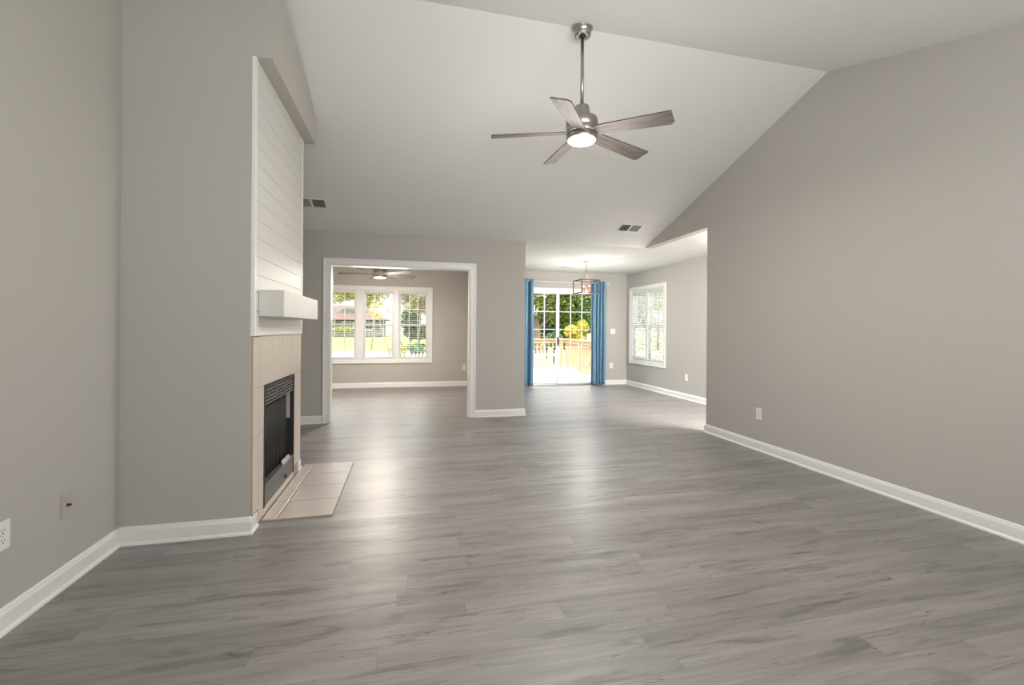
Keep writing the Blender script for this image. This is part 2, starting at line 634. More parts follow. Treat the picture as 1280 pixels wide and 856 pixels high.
def baseboard(name, path, label):
    """sweep the profile along a floor path with mitred corners; the room lies to the RIGHT of the path"""
    P = [Vector(p) for p in path]
    mb = MB()
    n, m = len(BPROF), len(P)
    vs, fs = [], []
    for k, p in enumerate(P):
        dirs = []
        if k > 0:
            dirs.append((P[k] - P[k - 1]).normalized())
        if k < m - 1:
            dirs.append((P[k + 1] - P[k]).normalized())
        ns = [Vector((d.y, -d.x)) for d in dirs]
        if len(ns) == 2:
            b = (ns[0] + ns[1])
            b = b / (1 + ns[0].dot(ns[1]))
        else:
            b = ns[0]
        for o, z in BPROF:
            q = p + b * o
            vs.append((q.x, q.y, z))
    for k in range(m - 1):
        for i in range(n - 1):
            fs.append((k * n + i, k * n + i + 1, (k + 1) * n + i + 1, (k + 1) * n + i))
    fs += [tuple(range(n)), tuple((m - 1) * n + i for i in reversed(range(n)))]
    mb.add(vs, fs)
    return struct(mb.build(name, M_trim), label, 'baseboard')


baseboard('baseboard_left', [(XL, YN), (XL, CY0), (XB, CY0), (XB, CY0 + 0.10)], 'white baseboard along the left wall, turning round the chimney corner')
baseboard('baseboard_chimney', [(XB, CY1 - 0.075), (XB, CY1), (XL, CY1), (XL, YF), (-1.052, YF)], 'white baseboard behind the chimney, ending at the opening trim')
baseboard('baseboard_far', [(0.905, YF), (1.605, YF), (1.605, YF + T)], 'white baseboard on the pier between the two openings')
baseboard('baseboard_right', [(XR + T, 4.58), (XR, 4.58), (XR, YN)], 'long white baseboard along the right wall')
baseboard('baseboard_dining', [(4.155, YD), (XD, YD), (XD, 3.52)], 'white baseboard round the dining corner')
baseboard('baseboard_sunroom', [(-2.7, YS), (1.49, YS), (1.49, YF + T)], 'white baseboard under the sunroom window')


# ------------------------------------------------------------------ cased opening
def mould(mb, x0, x1, z0, z1, y, depth=0.018):
    mb.box(x0, x1, y - depth, y, z0, z1)


mb = MB()
for xa, xb, xo in ((-1.050, -0.972, -1.052), (0.826, 0.904, 0.884)):
    mould(mb, xa, xb, 0.001, 2.106, YF - 0.0005, 0.016)
    mould(mb, xo, xo + 0.022, 0.0005, 2.108, YF - 0.001, 0.026)
    mb.box(xa, xb, YF + T + 0.0005, YF + T + 0.016, 0.001, 2.106)
mould(mb, -0.972, 0.826, 2.03, 2.106, YF - 0.0005, 0.016)
mould(mb, -1.030, 0.884, 2.086, 2.108, YF - 0.001, 0.026)
mb.box(-0.972, 0.826, YF + T + 0.0005, YF + T + 0.016, 2.03, 2.106)
mb.box(-0.9715, -0.958, YF - 0.008, YF + T + 0.008, 0.001, 2.0295)
mb.box(0.812, 0.8255, YF - 0.008, YF + T + 0.008, 0.001, 2.0295)
mb.box(-0.958, 0.812, YF - 0.007, YF + T + 0.007, 2.017, 2.0295)
struct(mb.build('trim_1', M_trim, bevel=0.003), 'white casing round the wide opening to the sunroom', 'trim')


# ------------------------------------------------------------------ windows
def ring(mb, x0, x1, z0, z1, wl, wr, wb, wt, y0, y1):
    """a rectangular frame of four bars that butt without overlapping"""
    mb.box(x0, x0 + wl, y0, y1, z0, z1)
    mb.box(x1 - wr, x1, y0, y1, z0, z1)
    if wb:
        mb.box(x0 + wl, x1 - wr, y0, y1, z0, z0 + wb)
    if wt:
        mb.box(x0 + wl, x1 - wr, y0, y1, z1 - wt, z1)
    return mb


def build_window(name, origin, rz, width, z0, z1, units, label, cas=0.07, blinds=None):
    """local x runs along the wall, local y points OUT of the room; wall face at y=0.
    units = list of (x0, x1) sash units; hole is 0..width, z0..z1"""
    root = empty(name, origin, rz)
    struct(root, label, 'window')
    c = MB()
    ring(c, -cas + 0.002, width + cas - 0.002, z0 - cas + 0.002, z1 + cas - 0.002, cas + 0.002, cas + 0.002, cas + 0.002, cas + 0.002, -0.018, -0.0005)
    ring(c, -cas, width + cas, z0 - cas, z1 + cas, 0.018, 0.018, 0.018, 0.018, -0.026, -0.001)
    c.build('casing', M_trim, root, bevel=0.003)
    fr = MB()
    ring(fr, 0.0005, width - 0.0005, z0 + 0.0005, z1 - 0.0005, 0.03, 0.03, 0.03, 0.03, 0.001, T)
    for (a, b), (c2, d) in zip(units[:-1], units[1:]):
        fr.box(b, c2, -0.004, T + 0.002, z0 + 0.031, z1 - 0.031)
    fr.build('window_frame', M_vinyl, root, bevel=0.002)
    zm = (z0 + z1) / 2
    for a, b in units:
        for (s0, s1, yy) in ((zm - 0.02, z1 - 0.03, 0.085), (z0 + 0.03, zm + 0.02, 0.06)):
            sh = MB()
            w = 0.032
            ring(sh, a + 0.001, b - 0.001, s0 + 0.001, s1 - 0.001, w, w, w + 0.006, w + 0.006, yy, yy + 0.03)
            so = sh.build('sash', M_vinyl, root, bevel=0.002)
            g = MB()
            ga, gb = a + w, b - w
            h0, h1 = s0 + w, s1 - w
            for k in (1, 2):
                xx = ga + (gb - ga) * k / 3
                g.box(xx - 0.008, xx + 0.008, yy + 0.009, yy + 0.021, h0, h1)
            zz = (h0 + h1) / 2
            g.box(ga, gb, yy + 0.0105, yy + 0.0195, zz - 0.0075, zz + 0.0075)
            g.build('muntin', M_vinyl, so)
            MB().box(ga, gb, yy + 0.013, yy + 0.017, h0, h1).build('pane', M_glass, so)
    return root


# sunroom triple window
sx0 = SW[0]
U = [(-1.67, -1.035), (-0.880, -0.290), (-0.180, 0.400)]
build_window('window_1', (sx0, YS, 0), 0, SW[1] - SW[0], SW[2], SW[3], [(a - sx0, b - sx0) for a, b in U],
             'triple white-framed window in the sunroom end wall')
# dining double window in the right-hand wall (local x runs along -y, out = +x)
wy0 = DW[1]
build_window('window_2', (XD, wy0, 0), -PI / 2, DW[1] - DW[0], DW[2], DW[3],
             [(0.03, 0.595), (0.665, DW[1] - DW[0] - 0.03)], 'double window with white blinds in the dining side wall')
# unseen front windows added to go with the fill lights
for i, h in enumerate(NW):
    w = h[1] - h[0]
    build_window('window_%d' % (3 + i), (h[1], YN, 0), PI, w, h[2], h[3], [(0.03, w / 2 - 0.03), (w / 2 + 0.03, w - 0.03)],
                 'added front window behind the camera')


# ------------------------------------------------------------------ blinds
def build_blind(origin, rz, width, z0, z1, tilt, label, group, sag=0.0):
    root = empty('venetian_blind', origin, rz, label, 'blind', group)
    MB().box(0, width, -0.03, 0.03, z1 - 0.045, z1).build('headrail', M_slat, root, bevel=0.003)
    s = MB()
    pitch = 0.044
    n = int((z1 - z0 - 0.08) / pitch)
    d, th = 0.048, 0.0028
    for i in range(n):
        z = z1 - 0.065 - pitch * i
        ca, sa = math.cos(tilt), math.sin(tilt)
        low = max(0.0, (i - n + 4) / 4.0) * sag
        q = []
        for (u, v) in ((-d / 2, -th / 2), (d / 2, -th / 2), (d / 2, th / 2), (-d / 2, th / 2)):
            q.append((u * ca - v * sa, u * sa + v * ca))
        s.hexa([(0.004, a, z + b) for a, b in q], [(width - 0.004, a, z + b - low) for a, b in q])
    s.build('slats', M_slat, root)
    zb = z0 + 0.008
    MB().hexa([(0.002, -0.025, zb), (width - 0.002, -0.025, zb - sag), (width - 0.002, 0.025, zb - sag), (0.002, 0.025, zb)],
              [(0.002, -0.025, zb + 0.016), (width - 0.002, -0.025, zb + 0.016 - sag), (width - 0.002, 0.025, zb + 0.016 - sag), (0.002, 0.025, zb + 0.016)]).build('bottom_rail', M_slat, root, bevel=0.003)
    for f in (0.16, 0.84):
        c = MB()
        for yy in (-0.0245, 0.0245):
            c.tube([(width * f, yy, zb + 0.01), (width * f, yy, z1 - 0.04)], 0.0013, 6)
        c.build('ladder_cord', M_slat, root)
    wv = MB().tube([(0.05, -0.04, z1 - 0.04), (0.052, -0.042, z1 - 0.5)], 0.004, 8)
    wv.build('tilt_wand', M_slat, root)
    return root


for (a, b), lab in zip(U, ('white blind in the sunroom window unit nearest the fireplace',
                           'white blind in the middle unit of the sunroom triple window',
                           'white blind in the sunroom window unit farthest from the fireplace')):
    build_blind((a + 0.006, YS + 0.026, 0), 0, b - a - 0.012, SW[2] + 0.03, SW[3] - 0.03, 0.05, lab, 'blinds in the sunroom window')
for (a, b), lab, sg in (((0.036, 0.59), 'white blind in the dining window unit next to the room corner', 0.0),
                        ((0.672, DW[1] - DW[0] - 0.036), 'white blind in the dining window unit away from the room corner', 0.0)):
    build_blind((XD + 0.026, wy0 - a, 0), -PI / 2, b - a, DW[2] + 0.03, DW[3] - 0.03, -0.45, lab, 'blinds in the dining window', sg)

# ------------------------------------------------------------------ sliding glass door
dr = empty('door_1', (SD[0], YD, 0), 0)
struct(dr, 'white sliding glass door with grilles in the dining end wall', 'door')
W = SD[1] - SD[0]
c = MB()
ring(c, -0.065, W + 0.065, 0.0, 2.105, 0.069, 0.069, 0, 0.069, -0.018, -0.0005)
c.build('casing', M_trim, dr, bevel=0.003)
fr = MB()
ring(fr, 0.0005, W - 0.0005, 0.001, 2.0395, 0.035, 0.035, 0, 0.04, 0.001, T)
fr.build('door_frame', M_vinyl, dr, bevel=0.002)
MB().box(0.036, W - 0.036, -0.01, T + 0.04, 0.0005, 0.034).build('threshold', M_nickel, dr, bevel=0.003)
mid = 3.165 - SD[0]
for i, (a, b, yy) in enumerate(((0.03, mid + 0.032, 0.065), (mid - 0.032, W - 0.03, 0.025))):
    lf = MB()
    st = 0.058
    z0_, z1_ = 0.035, 2.005
    ring(lf, a, b, z0_ + 0.001, z1_ - 0.001, st, st, 0.028, 0.02, yy, yy + 0.035)
    pn = lf.build('door_panel', M_vinyl, dr, bevel=0.003)
    g = MB()
    ga, gb, h0, h1 = a + st, b - st, z0_ + 0.028, z1_ - 0.02
    for k in (1, 2):
        xx = ga + (gb - ga) * k / 3
        g.box(xx - 0.010, xx + 0.010, yy + 0.012, yy + 0.023, h0, h1)
    for k in (1, 2, 3, 4):
        zz = h0 + (h1 - h0) * k / 5
        g.box(ga, gb, yy + 0.0135, yy + 0.0215, zz - 0.0095, zz + 0.0095)
    g.build('muntin', M_vinyl, pn)
    MB().box(ga, gb, yy + 0.015, yy + 0.020, h0, h1).build('pane', M_glass, pn)
    if i == 1:
        hd = MB()
        hd.box(a + 0.014, a + 0.040, yy - 0.012, yy, 0.86, 1.06)
        hd.tube([(a + 0.027, yy - 0.012, 0.885), (a + 0.027, yy - 0.045, 0.90), (a + 0.027, yy - 0.045, 1.02), (a + 0.027, yy - 0.012, 1.035)], 0.008, 8)
        hd.build('door_handle', M_slot, pn)

# ------------------------------------------------------------------ curtains and rod
rod = empty('curtain_rod', (0, YD - 0.09, 2.235), 0, 'thin pale metal curtain rod above the sliding door', 'curtain rod')
MB().tube([(2.02, 0, 0), (4.285, 0, 0)], 0.0125, 12).build('pole', M_plate, rod)
for x in (2.02, 4.285):
    MB().lathe([(0.0, -0.02), (0.012, -0.018), (0.020, -0.006), (0.020, 0.006), (0.012, 0.018), (0.0, 0.02)], 16, cap=False).build('finial', M_plate, rod, loc=(x, 0, 0), rot=(0, PI / 2, 0))
for x in (2.10, 4.262):
    b = MB().box(x - 0.008, x + 0.008, 0, 0.088, -0.006, 0.006)
    b.box(x - 0.015, x + 0.015, 0.078, 0.09, -0.045, 0.03)
    b.build('bracket', M_plate, rod)


def curtain(x0, x1, folds, amp, label, phase=0.0, flare=0.0):
    root = empty('curtain', ((x0 + x1) / 2, YD - 0.09, 0.025), 0, label, 'curtain', 'blue curtains at the sliding door')
    w = x1 - x0
    zt = 2.265 - 0.025
    nx, nz = folds * 32, 24
    vs, fs = [], []
    for j in range(nz + 1):
        t = j / nz
        z = zt * t
        wid = w * (1 + flare * (1 - t))
        for i in range(nx + 1):
            u = i / nx
            s = math.sin(2 * PI * folds * u + phase)
            a = amp * (1 + 0.12 * math.sin(5 * u + 3 * t))
            vs.append((wid * (u - 0.5) - wid / folds * 0.115 * math.sin(2 * (2 * PI * folds * u + phase)) + 0.006 * math.sin(7 * u + 5 * t), a * s, z))
    for j in range(nz):
        for i in range(nx):
            k = j * (nx + 1) + i
            fs.append((k, k + 1, k + nx + 2, k + nx + 1))
    o = MB().add(vs, fs, True).build('drape', M_curtain, root)
    sm = o.modifiers.new('cloth_thickness', 'SOLIDIFY')
    sm.thickness = 0.003
    for i in range(folds * 2):
        u = (i + 0.0 + (0.5 if phase == 0 else 0)) / (folds * 2)
        x = w * (u - 0.5)
        if abs(x) > w / 2:
            continue
        ring = MB()
        pts = [(x, 0.021 * math.cos(a), zt - 0.03 + 0.021 * math.sin(a)) for a in [2 * PI * q / 16 for q in range(17)]]
        ring.tube(pts, 0.004, 6)
        ring.build('grommet', M_nickel, root)
    return root


curtain(2.19, 2.575, 3, 0.07, 'blue curtain at the sliding door, beside the pier', 0.6)
curtain(3.905, 4.185, 4, 0.07, 'blue curtain at the sliding door, beside the light switch', 0.3, 0.06)


# ------------------------------------------------------------------ fireplace
fp = empty('fireplace', (XB, (FB[0] + FB[1]) / 2, 0), 0, 'black gas fireplace framed in beige tile with a floor-level tiled hearth', 'fireplace')
inv = Matrix.Translation((-XB, -(FB[0] + FB[1]) / 2, 0))


class FM(MB):
    def build(self, name, m, parent=None, bevel=0.0, **k):
        oy = (FB[0] + FB[1]) / 2
        chain, p = Vector((0, 0, 0)), parent
        self.v = [(x - XB, y - oy, z) for x, y, z in self.v]
        return MB.build(self, name, m, parent, bevel, **k)


ts = FM()                                      # mortar bed + tiles of the surround
xt0, xt1 = XB, XB + 0.014
tile_y0, tile_y1 = CY0 + 0.012, CY1 - 0.012
ZT = 1.165
bed = FM()
bed.box(xt0, xt0 + 0.010, tile_y0, FB[0], 0.0, ZT)
bed.box(xt0, xt0 + 0.010, FB[1], tile_y1, 0.0, ZT)
bed.box(xt0, xt0 + 0.010, FB[0], FB[1], FB[3], ZT)
bo = bed.build('grout_bed', M_grout, fp)


def tiles(mb, ys, zs, x0, x1, g=0.0018):
    for a, b in zip(ys[:-1], ys[1:]):
        for c_, d in zip(zs[:-1], zs[1:]):
            mb.box(x0, x1, a + g, b - g, c_ + g, d - g)


strip = CY0 + 0.115
tiles(ts, [tile_y0, strip], [0.10, 0.26, 0.555, 0.848, 1.16], xt0 + 0.004, xt1)
tiles(ts, [strip, FB[0]], [0.012, 0.26, 0.555, 0.848], xt0 + 0.004, xt1)
tiles(ts, [FB[1], tile_y1], [0.10, 0.26, 0.555, 0.848], xt0 + 0.004, xt1)
tiles(ts, [strip, 3.30, 3.52, 3.74, tile_y1], [0.848, ZT], xt0 + 0.004, xt1)
ts.box(xt0 - 0.03, xt1, FB[0] + 0.002, FB[1] - 0.002, 0.012, 0.058)
ts.build('tile_surround', M_tile, fp, bevel=0.0015)
# firebox
fb = FM()
x_in = XL + 0.08
y0, y1 = FB[0], FB[1]
fb.box(XB - 0.42, XB - 0.40, y0 + 0.02, y1 - 0.02, 0.0, 0.80)                  # back
fb.box(XB - 0.42, XB - 0.05, y0 + 0.002, y0 + 0.02, 0.0, 0.84)                 # near side
fb.box(XB - 0.42, XB - 0.05, y0, y1, 0.80, 0.84)                               # top
fb.box(XB - 0.42, XB - 0.05, y0, y1, 0.19, 0.205)                              # floor
fbo = fb.build('firebox', M_black, fp)
FM().box(XB - 0.40, XB - 0.03, y1 - 0.022, y1 - 0.004, 0.205, 0.50).build('dark_side_panel', M_darkbrick, fbo)  # lower side lining, darker than the panel above it
FM().box(XB - 0.40, XB - 0.012, y1 - 0.024, y1 - 0.004, 0.50, 0.735).build('pale_side_panel', M_refract, fbo)
tag(fbo.children[-1], 'pale firebrick panel')
fcx = FM()                                     # metal face frame
for a, b, c_, d in ((y0 - 0.002, y0 + 0.016, 0.06, 0.845), (y1 - 0.012, y1 + 0.002, 0.06, 0.845), (y0, y1, 0.833, 0.847)):
    fcx.box(XB - 0.03, XB + 0.018, a, b, c_, d)
fcx.build('face_frame', M_black, fp, bevel=0.002)
lv = FM()                                      # upper louvre grille
lv.box(XB - 0.04, XB - 0.03, y0 + 0.016, y1 - 0.012, 0.715, 0.835)
for zz in (0.722, 0.832):
    lv.box(XB - 0.03, XB + 0.014, y0 + 0.016, y1 - 0.012, zz - 0.006, zz + 0.004)
for k in range(4):
    zz = 0.742 + 0.0225 * k
    lv.hexa([(XB - 0.028, y0 + 0.016, zz + 0.012), (XB + 0.013, y0 + 0.016, zz - 0.006), (XB + 0.013, y1 - 0.012, zz - 0.006), (XB - 0.028, y1 - 0.012, zz + 0.012)],
            [(XB - 0.028, y0 + 0.016, zz + 0.017), (XB + 0.013, y0 + 0.016, zz + 0.003), (XB + 0.013, y1 - 0.012, zz + 0.003), (XB - 0.028, y1 - 0.012, zz + 0.017)])
for f in (0.36, 0.66):
    yy = y0 + (y1 - y0) * f
    lv.box(XB - 0.03, XB + 0.0155, yy - 0.009, yy + 0.009, 0.72, 0.835)
lv.build('louver_grille', M_louver, fp)
lp = FM()                                      # lower access panel
lp.box(XB - 0.03, XB + 0.014, y0 + 0.016, y1 - 0.012, 0.062, 0.182)
lp.box(XB - 0.045, XB + 0.019, y0 + 0.016, y1 - 0.012, 0.182, 0.200)
lpo = lp.build('lower_panel', M_louver, fp, bevel=0.002)
kn = MB().lathe([(0.0, 0), (0.014, 0), (0.014, 0.008), (0.010, 0.012), (0.0, 0.012)], 20, cap=False)
kn.build('gas_key_cap', M_slot, lpo, loc=(0.014, 3.60 - (FB[0] + FB[1]) / 2, 0.105), rot=(0, PI / 2, 0))
# hanging mesh curtain: wavy woven metal
ms = FM()
vs, fs = [], []
na = 120
ym0, ym1 = y0 + 0.018, y0 + (y1 - y0) * 0.845
for j in range(2):
    for i in range(na + 1):
        u = i / na
        vs.append((XB - 0.016 + 0.004 * math.sin(u * 85) + 0.002 * math.sin(u * 33), ym0 + (ym1 - ym0) * u, 0.212 if j == 0 else 0.715))
for i in range(na):
    fs.append((i, i + 1, na + 2 + i, na + 1 + i))
ms.add(vs, fs, True)
mso = ms.build('mesh_screen', M_black, fp)
mso.modifiers.new('wire', 'SOLIDIFY').thickness = 0.002
FM().tube([(XB - 0.016, y0 + 0.016, 0.712), (XB - 0.016, y1 - 0.012, 0.712)], 0.005, 8).build('screen_rod', M_louver, fp)
# pale metal deflector lying on the sill
bp_ = FM().hexa([(XB - 0.004, 3.56, 0.2005), (XB + 0.015, 3.56, 0.2005), (XB + 0.015, 3.755, 0.2005), (XB - 0.004, 3.755, 0.2005)],
               [(XB - 0.004, 3.56, 0.228), (XB + 0.001, 3.56, 0.228), (XB + 0.001, 3.755, 0.228), (XB - 0.004, 3.755, 0.228)])
bp_.build('sill_deflector', M_refract, fp, bevel=0.004)
vl = FM().tube([(XB - 0.05, y1 - 0.05, 0.21), (XB - 0.05, y1 - 0.05, 0.40), (XB - 0.08, y1 - 0.03, 0.43)], 0.006, 8)
vl.build('gas_pipe', M_nickel, fp)
# hearth pad
hy0, hy1, hx0, hx1 = 3.035, 4.20, XB + 0.018, -0.468
hb = FM().box(hx0, hx1, hy0, hy1, 0.0, 0.008)
hbo = hb.build('hearth_bed', mat('hearth_grout', (0.36, 0.30, 0.26), 0.85), fp)
ht = FM()
hy = [hy0 + (hy1 - hy0) * k / 4 for k in range(5)]
for a, b in zip(hy[:-1], hy[1:]):
    ht.box(hx0 + 0.002, -0.804, a + 0.003, b - 0.003, 0.004, 0.012)
    ht.box(-0.792, hx1 - 0.002, a + 0.003, b - 0.003, 0.004, 0.012)
ht.build('hearth_tiles', M_hearth, fp, bevel=0.002)

# shiplap boards above the tile
sp = empty('shiplap_panel', (XB, (CY0 + CY1) / 2, ZT), 0, 'white shiplap board panel covering the chimney above the tile', 'wall panel')
oy = (CY0 + CY1) / 2


def SB(mb, name, m, bevel=0.0):
    mb.v = [(x - XB, y - oy, z - ZT) for x, y, z in mb.v]
    return mb.build(name, m, sp, bevel)


bd = MB()
bd.box(XB, XB + 0.014, CY0 + 0.001, CY1 - 0.02, ZT, 2.82)
zz = 1.535 - 0.1115 * 3
edges = [ZT] + [1.535 + 0.1115 * k for k in range(-3, 20) if ZT + 0.03 < 1.535 + 0.1115 * k < 2.80] + [2.82]
for a, b in zip(edges[:-1], edges[1:]):
    bd.box(XB, XB + 0.019, CY0 + 0.02, CY1 - 0.03, a + 0.0009, b - 0.0009)
SB(bd, 'boards', M_ship, 0.001)
for ya_, yb_ in ((CY0 - 0.004, CY0 + 0.028), (CY1 - 0.032, CY1 - 0.004)):
    SB(MB().box(XB, XB + 0.022, ya_, yb_, ZT + 0.001, 2.82), 'corner_trim', M_trim, 0.002)
SB(MB().box(XB, XB + 0.024, CY0 + 0.028, CY1 - 0.032, ZT + 0.001, ZT + 0.055), 'bottom_trim', M_trim, 0.002)

# mantel
mt = empty('mantel_shelf', (XB + 0.02, 3.47, 1.285), 0, 'white box mantel shelf on the shiplap above the fireplace', 'mantel')
MB().box(0, 0.142, -0.515, 0.515, 0.0, 0.163).build('box_beam', M_ship, mt, bevel=0.003)
for z in (0.028, 0.145):
    MB().lathe([(0.0, 0), (0.006, 0), (0.005, 0.003), (0.0, 0.004)], 12, cap=False).build('screw', M_grille, mt, loc=(0.0075, -0.565, z), rot=(0, PI / 2, 0))


# ------------------------------------------------------------------ ceiling fans
def blade_mesh(r0, r1):
    mb = MB()
    n = 14
    vs, fs = [], []
    out = []
    for i in range(n + 1):
        u = i / n
        x = r0 + (r1 - r0) * u
        hw = 0.050 + 0.014 * u
        out.append((x, hw))
    top = [(x, hw) for x, hw in out]
    bot = [(x, -hw) for x, hw in out]
    # slanted, slightly rounded tip
    top[-1] = (top[-1][0] - 0.030, top[-1][1])
    top.append((r1 - 0.006, 0.045))
    bot[-1] = (bot[-1][0] + 0.002, bot[-1][1])
    loop = bot + list(reversed(top))
    th = 0.0045
    m = len(loop)
    vs = [(x, y, -th) for x, y in loop] + [(x, y, th) for x, y in loop]
    fs = [tuple(reversed(range(m))), tuple(range(m, 2 * m))]
    for i in range(m):
        j = (i + 1) % m
        fs.append((i, j, m + j, m + i))
    mb.add(vs, fs)
    return mb


def build_fan(name, loc, zc, zroot, ztip, phase, rod_len, label, group, tilt=0.0, watts=(12, 12), tone=(1.0, 0.97, 0.93)):
    """loc = point on the floor plan, zc = ceiling height there, zroot = height of the blade roots"""
    root = empty(name, (loc[0], loc[1], zc), 0, label, 'ceiling fan', group)
    R0, R1 = 0.085, 0.665

    def Z(z):
        return z - zc
    if rod_len > 0.1:
        MB().lathe([(0.0, 0.01), (0.074, 0.01), (0.074, -0.022), (0.070, -0.028), (0.060, -0.030), (0.060, -0.066), (0.056, -0.074), (0.034, -0.078), (0.030, -0.074), (0.018, -0.072)], 36, cap=False).build('canopy', M_nickel, root)
        MB().lathe([(0.0, -0.06), (0.020, -0.062), (0.022, -0.074), (0.016, -0.084), (0.0, -0.086)], 20, cap=False).build('hanger_ball', M_slot, root)
        MB().lathe([(0.0125, -0.07), (0.0125, Z(zroot + 0.20))], 18).build('downrod', M_nickel, root)
    else:
        MB().lathe([(0.0, 0.0), (0.066, 0.0), (0.066, -0.03), (0.058, -0.05), (0.0, -0.05)], 32, cap=False).build('canopy', M_nickel, root)
        MB().lathe([(0.03, -0.045), (0.03, Z(zroot + 0.19))], 18).build('downrod', M_nickel, root)
    MB().lathe([(0.0, Z(zroot + 0.200)), (0.030, Z(zroot + 0.200)), (0.050, Z(zroot + 0.188)), (0.054, Z(zroot + 0.175)), (0.062, Z(zroot + 0.100)), (0.062, Z(zroot + 0.09))], 32, cap=False).build('coupling_cover', M_nickel, root)
    MB().lathe([(0.0, Z(zroot + 0.104)), (0.060, Z(zroot + 0.104)), (0.104, Z(zroot + 0.099)), (0.112, Z(zroot + 0.094)), (0.115, Z(zroot + 0.084)), (0.115, Z(zroot + 0.030)), (0.1125, Z(zroot + 0.028)), (0.1125, Z(zroot + 0.022)), (0.115, Z(zroot + 0.020)), (0.115, Z(zroot - 0.012)), (0.108, Z(zroot - 0.016)), (0.0, Z(zroot - 0.016))], 48, cap=False).build('motor_housing', M_nickel, root)
    MB().lathe([(0.090, Z(zroot - 0.014)), (0.111, Z(zroot - 0.018)), (0.111, Z(zroot - 0.056)), (0.106, Z(zroot - 0.062)), (0.098, Z(zroot - 0.060))], 48, cap=False).build('light_ring', M_nickel, root)
    MB().lathe([(0.101, Z(zroot - 0.052)), (0.101, Z(zroot - 0.060)), (0.095, Z(zroot - 0.068)), (0.06, Z(zroot - 0.074)), (0.0, Z(zroot - 0.076))], 48, cap=False).build('diffuser', M_glow, root)
    proto = None
    for k in range(5):
        a = phase + k * 2 * PI / 5
        zt = ztip + tilt * R1 * math.sin(a)
        droop = math.atan2(zt - zroot, R1)
        if proto is None:
            b = blade_mesh(R0, R1).build('blade', M_blade, root)
            ir = MB()
            ir.box(0.06, 0.20, -0.030, 0.030, 0.0045, 0.011)
            ir.box(0.05, 0.085, -0.022, 0.022, -0.008, 0.011)
            for sx, sy in ((0.13, 0.018), (0.13, -0.018), (0.18, 0.0)):
                ir.lathe([(0.006, 0.0105), (0.006, 0.014)], 10, (sx, sy, 0))
            ir.build('blade_bracket', M_nickel, b)
            proto = b
        else:
            b = copy_tree(proto, root)
        b.location = (0, 0, Z(zroot))
        b.rotation_euler = (Matrix.Rotation(a, 3, 'Z') @ Matrix.Rotation(-droop, 3, 'Y') @ Matrix.Rotation(math.radians(-15), 3, 'X')).to_euler()
    l = bpy.data.lights.new('fan_lamp', 'AREA')
    l.shape = 'DISK'
    l.size = 0.19
    l.energy = watts[0]
    l.color = tone
    lo_ = bpy.data.objects.new('fan_lamp', l)
    COL.objects.link(lo_)
    lo_.parent = root
    lo_.location = (0, 0, Z(zroot - 0.080))
    g = bpy.data.lights.new('fan_fill', 'POINT')  # unseen fill point added below the fan to brighten walls and ceiling
    g.energy = watts[1]
    g.color = tone
    g.shadow_soft_size = 0.45
    go = bpy.data.objects.new('fan_fill', g)
    COL.objects.link(go)
    go.parent = root
    go.location = (0, 0, Z(zroot - 0.34))
    return root


build_fan('ceiling_fan', (1.222, 3.0), 3.428, 2.655, 2.615, math.radians(164.8), 0.7,
          'brushed nickel ceiling fan with driftwood blades on a long rod under the ridge', 'ceiling fans', tilt=0.075, watts=(30, 30))
build_fan('ceiling_fan', (-0.458, 7.6), ZC, 2.115, 2.112, math.radians(176), 0.0,
          'ceiling fan on a short stem in the sunroom beyond the opening', 'ceiling fans', watts=(42, 52), tone=(1.0, 0.90, 0.78))

# ------------------------------------------------------------------ lantern chandelier
ch = empty('lantern_chandelier', (3.13, 7.42, ZC), 0, 'dark square lantern chandelier hanging in front of the sliding door', 'chandelier')
MB().lathe([(0.0, 0.0), (0.062, 0.0), (0.060, -0.012), (0.030, -0.022), (0.0, -0.024)], 28, cap=False).build('canopy', M_grille, ch)
MB().tube([(0, 0, -0.02), (0, 0, -0.20)], 0.006, 10).build('stem', M_greywood, ch)
MB().lathe([(0.0, -0.185), (0.020, -0.19), (0.022, -0.235), (0.014, -0.26), (0.010, -0.36), (0.0, -0.365)], 20, cap=False).build('hub', M_greywood, ch)
fa = math.radians(-YAW * 57.3 + 180 - 27)
cr = 0.243
corners = [(cr * math.cos(fa + k * PI / 2), cr * math.sin(fa + k * PI / 2)) for k in range(4)]
zt_, zb_ = -0.355, -0.585
for (x, y) in corners:
    MB().tube([(0, 0, -0.20), (x * 0.28, y * 0.28, -0.265), (x * 0.62, y * 0.62, -0.335), (x, y, zt_)], 0.0045, 8).build('arm', M_greywood, ch)
    MB().bar((x, y, zt_ + 0.008), (x, y, zb_ - 0.008), 0.016, 0.016).build('upright', M_darkmetal, ch)
for zz, nm in ((zt_, 'top_frame'), (zb_, 'bottom_frame')):
    f = MB()
    for k in range(4):
        p, q = corners[k], corners[(k + 1) % 4]
        f.bar((p[0], p[1], zz), (q[0], q[1], zz), 0.016, 0.016)
    f.build(nm, M_darkmetal, ch)
MB().tube([(0, 0, -0.36), (0, 0, -0.555)], 0.006, 8).build('centre_post', M_copper, ch)
for k in range(4):
    a = fa + PI / 4 + k * PI / 2
    x, y = 0.075 * math.cos(a), 0.075 * math.sin(a)
    sk = MB().tube([(0, 0, -0.545), (x * 0.6, y * 0.6, -0.56), (x, y, -0.54)], 0.005, 8)
    sk.lathe([(0.016, -0.54), (0.012, -0.535), (0.011, -0.47), (0.0, -0.468)], 14, (x, y, 0), cap=False)
    so = sk.build('candle_socket', M_copper, ch)
    MB().lathe([(0.0, -0.47), (0.010, -0.468), (0.019, -0.44), (0.016, -0.415), (0.004, -0.39), (0.0, -0.388)], 14, (x, y, 0), cap=False).build('bulb', M_bulb, so)


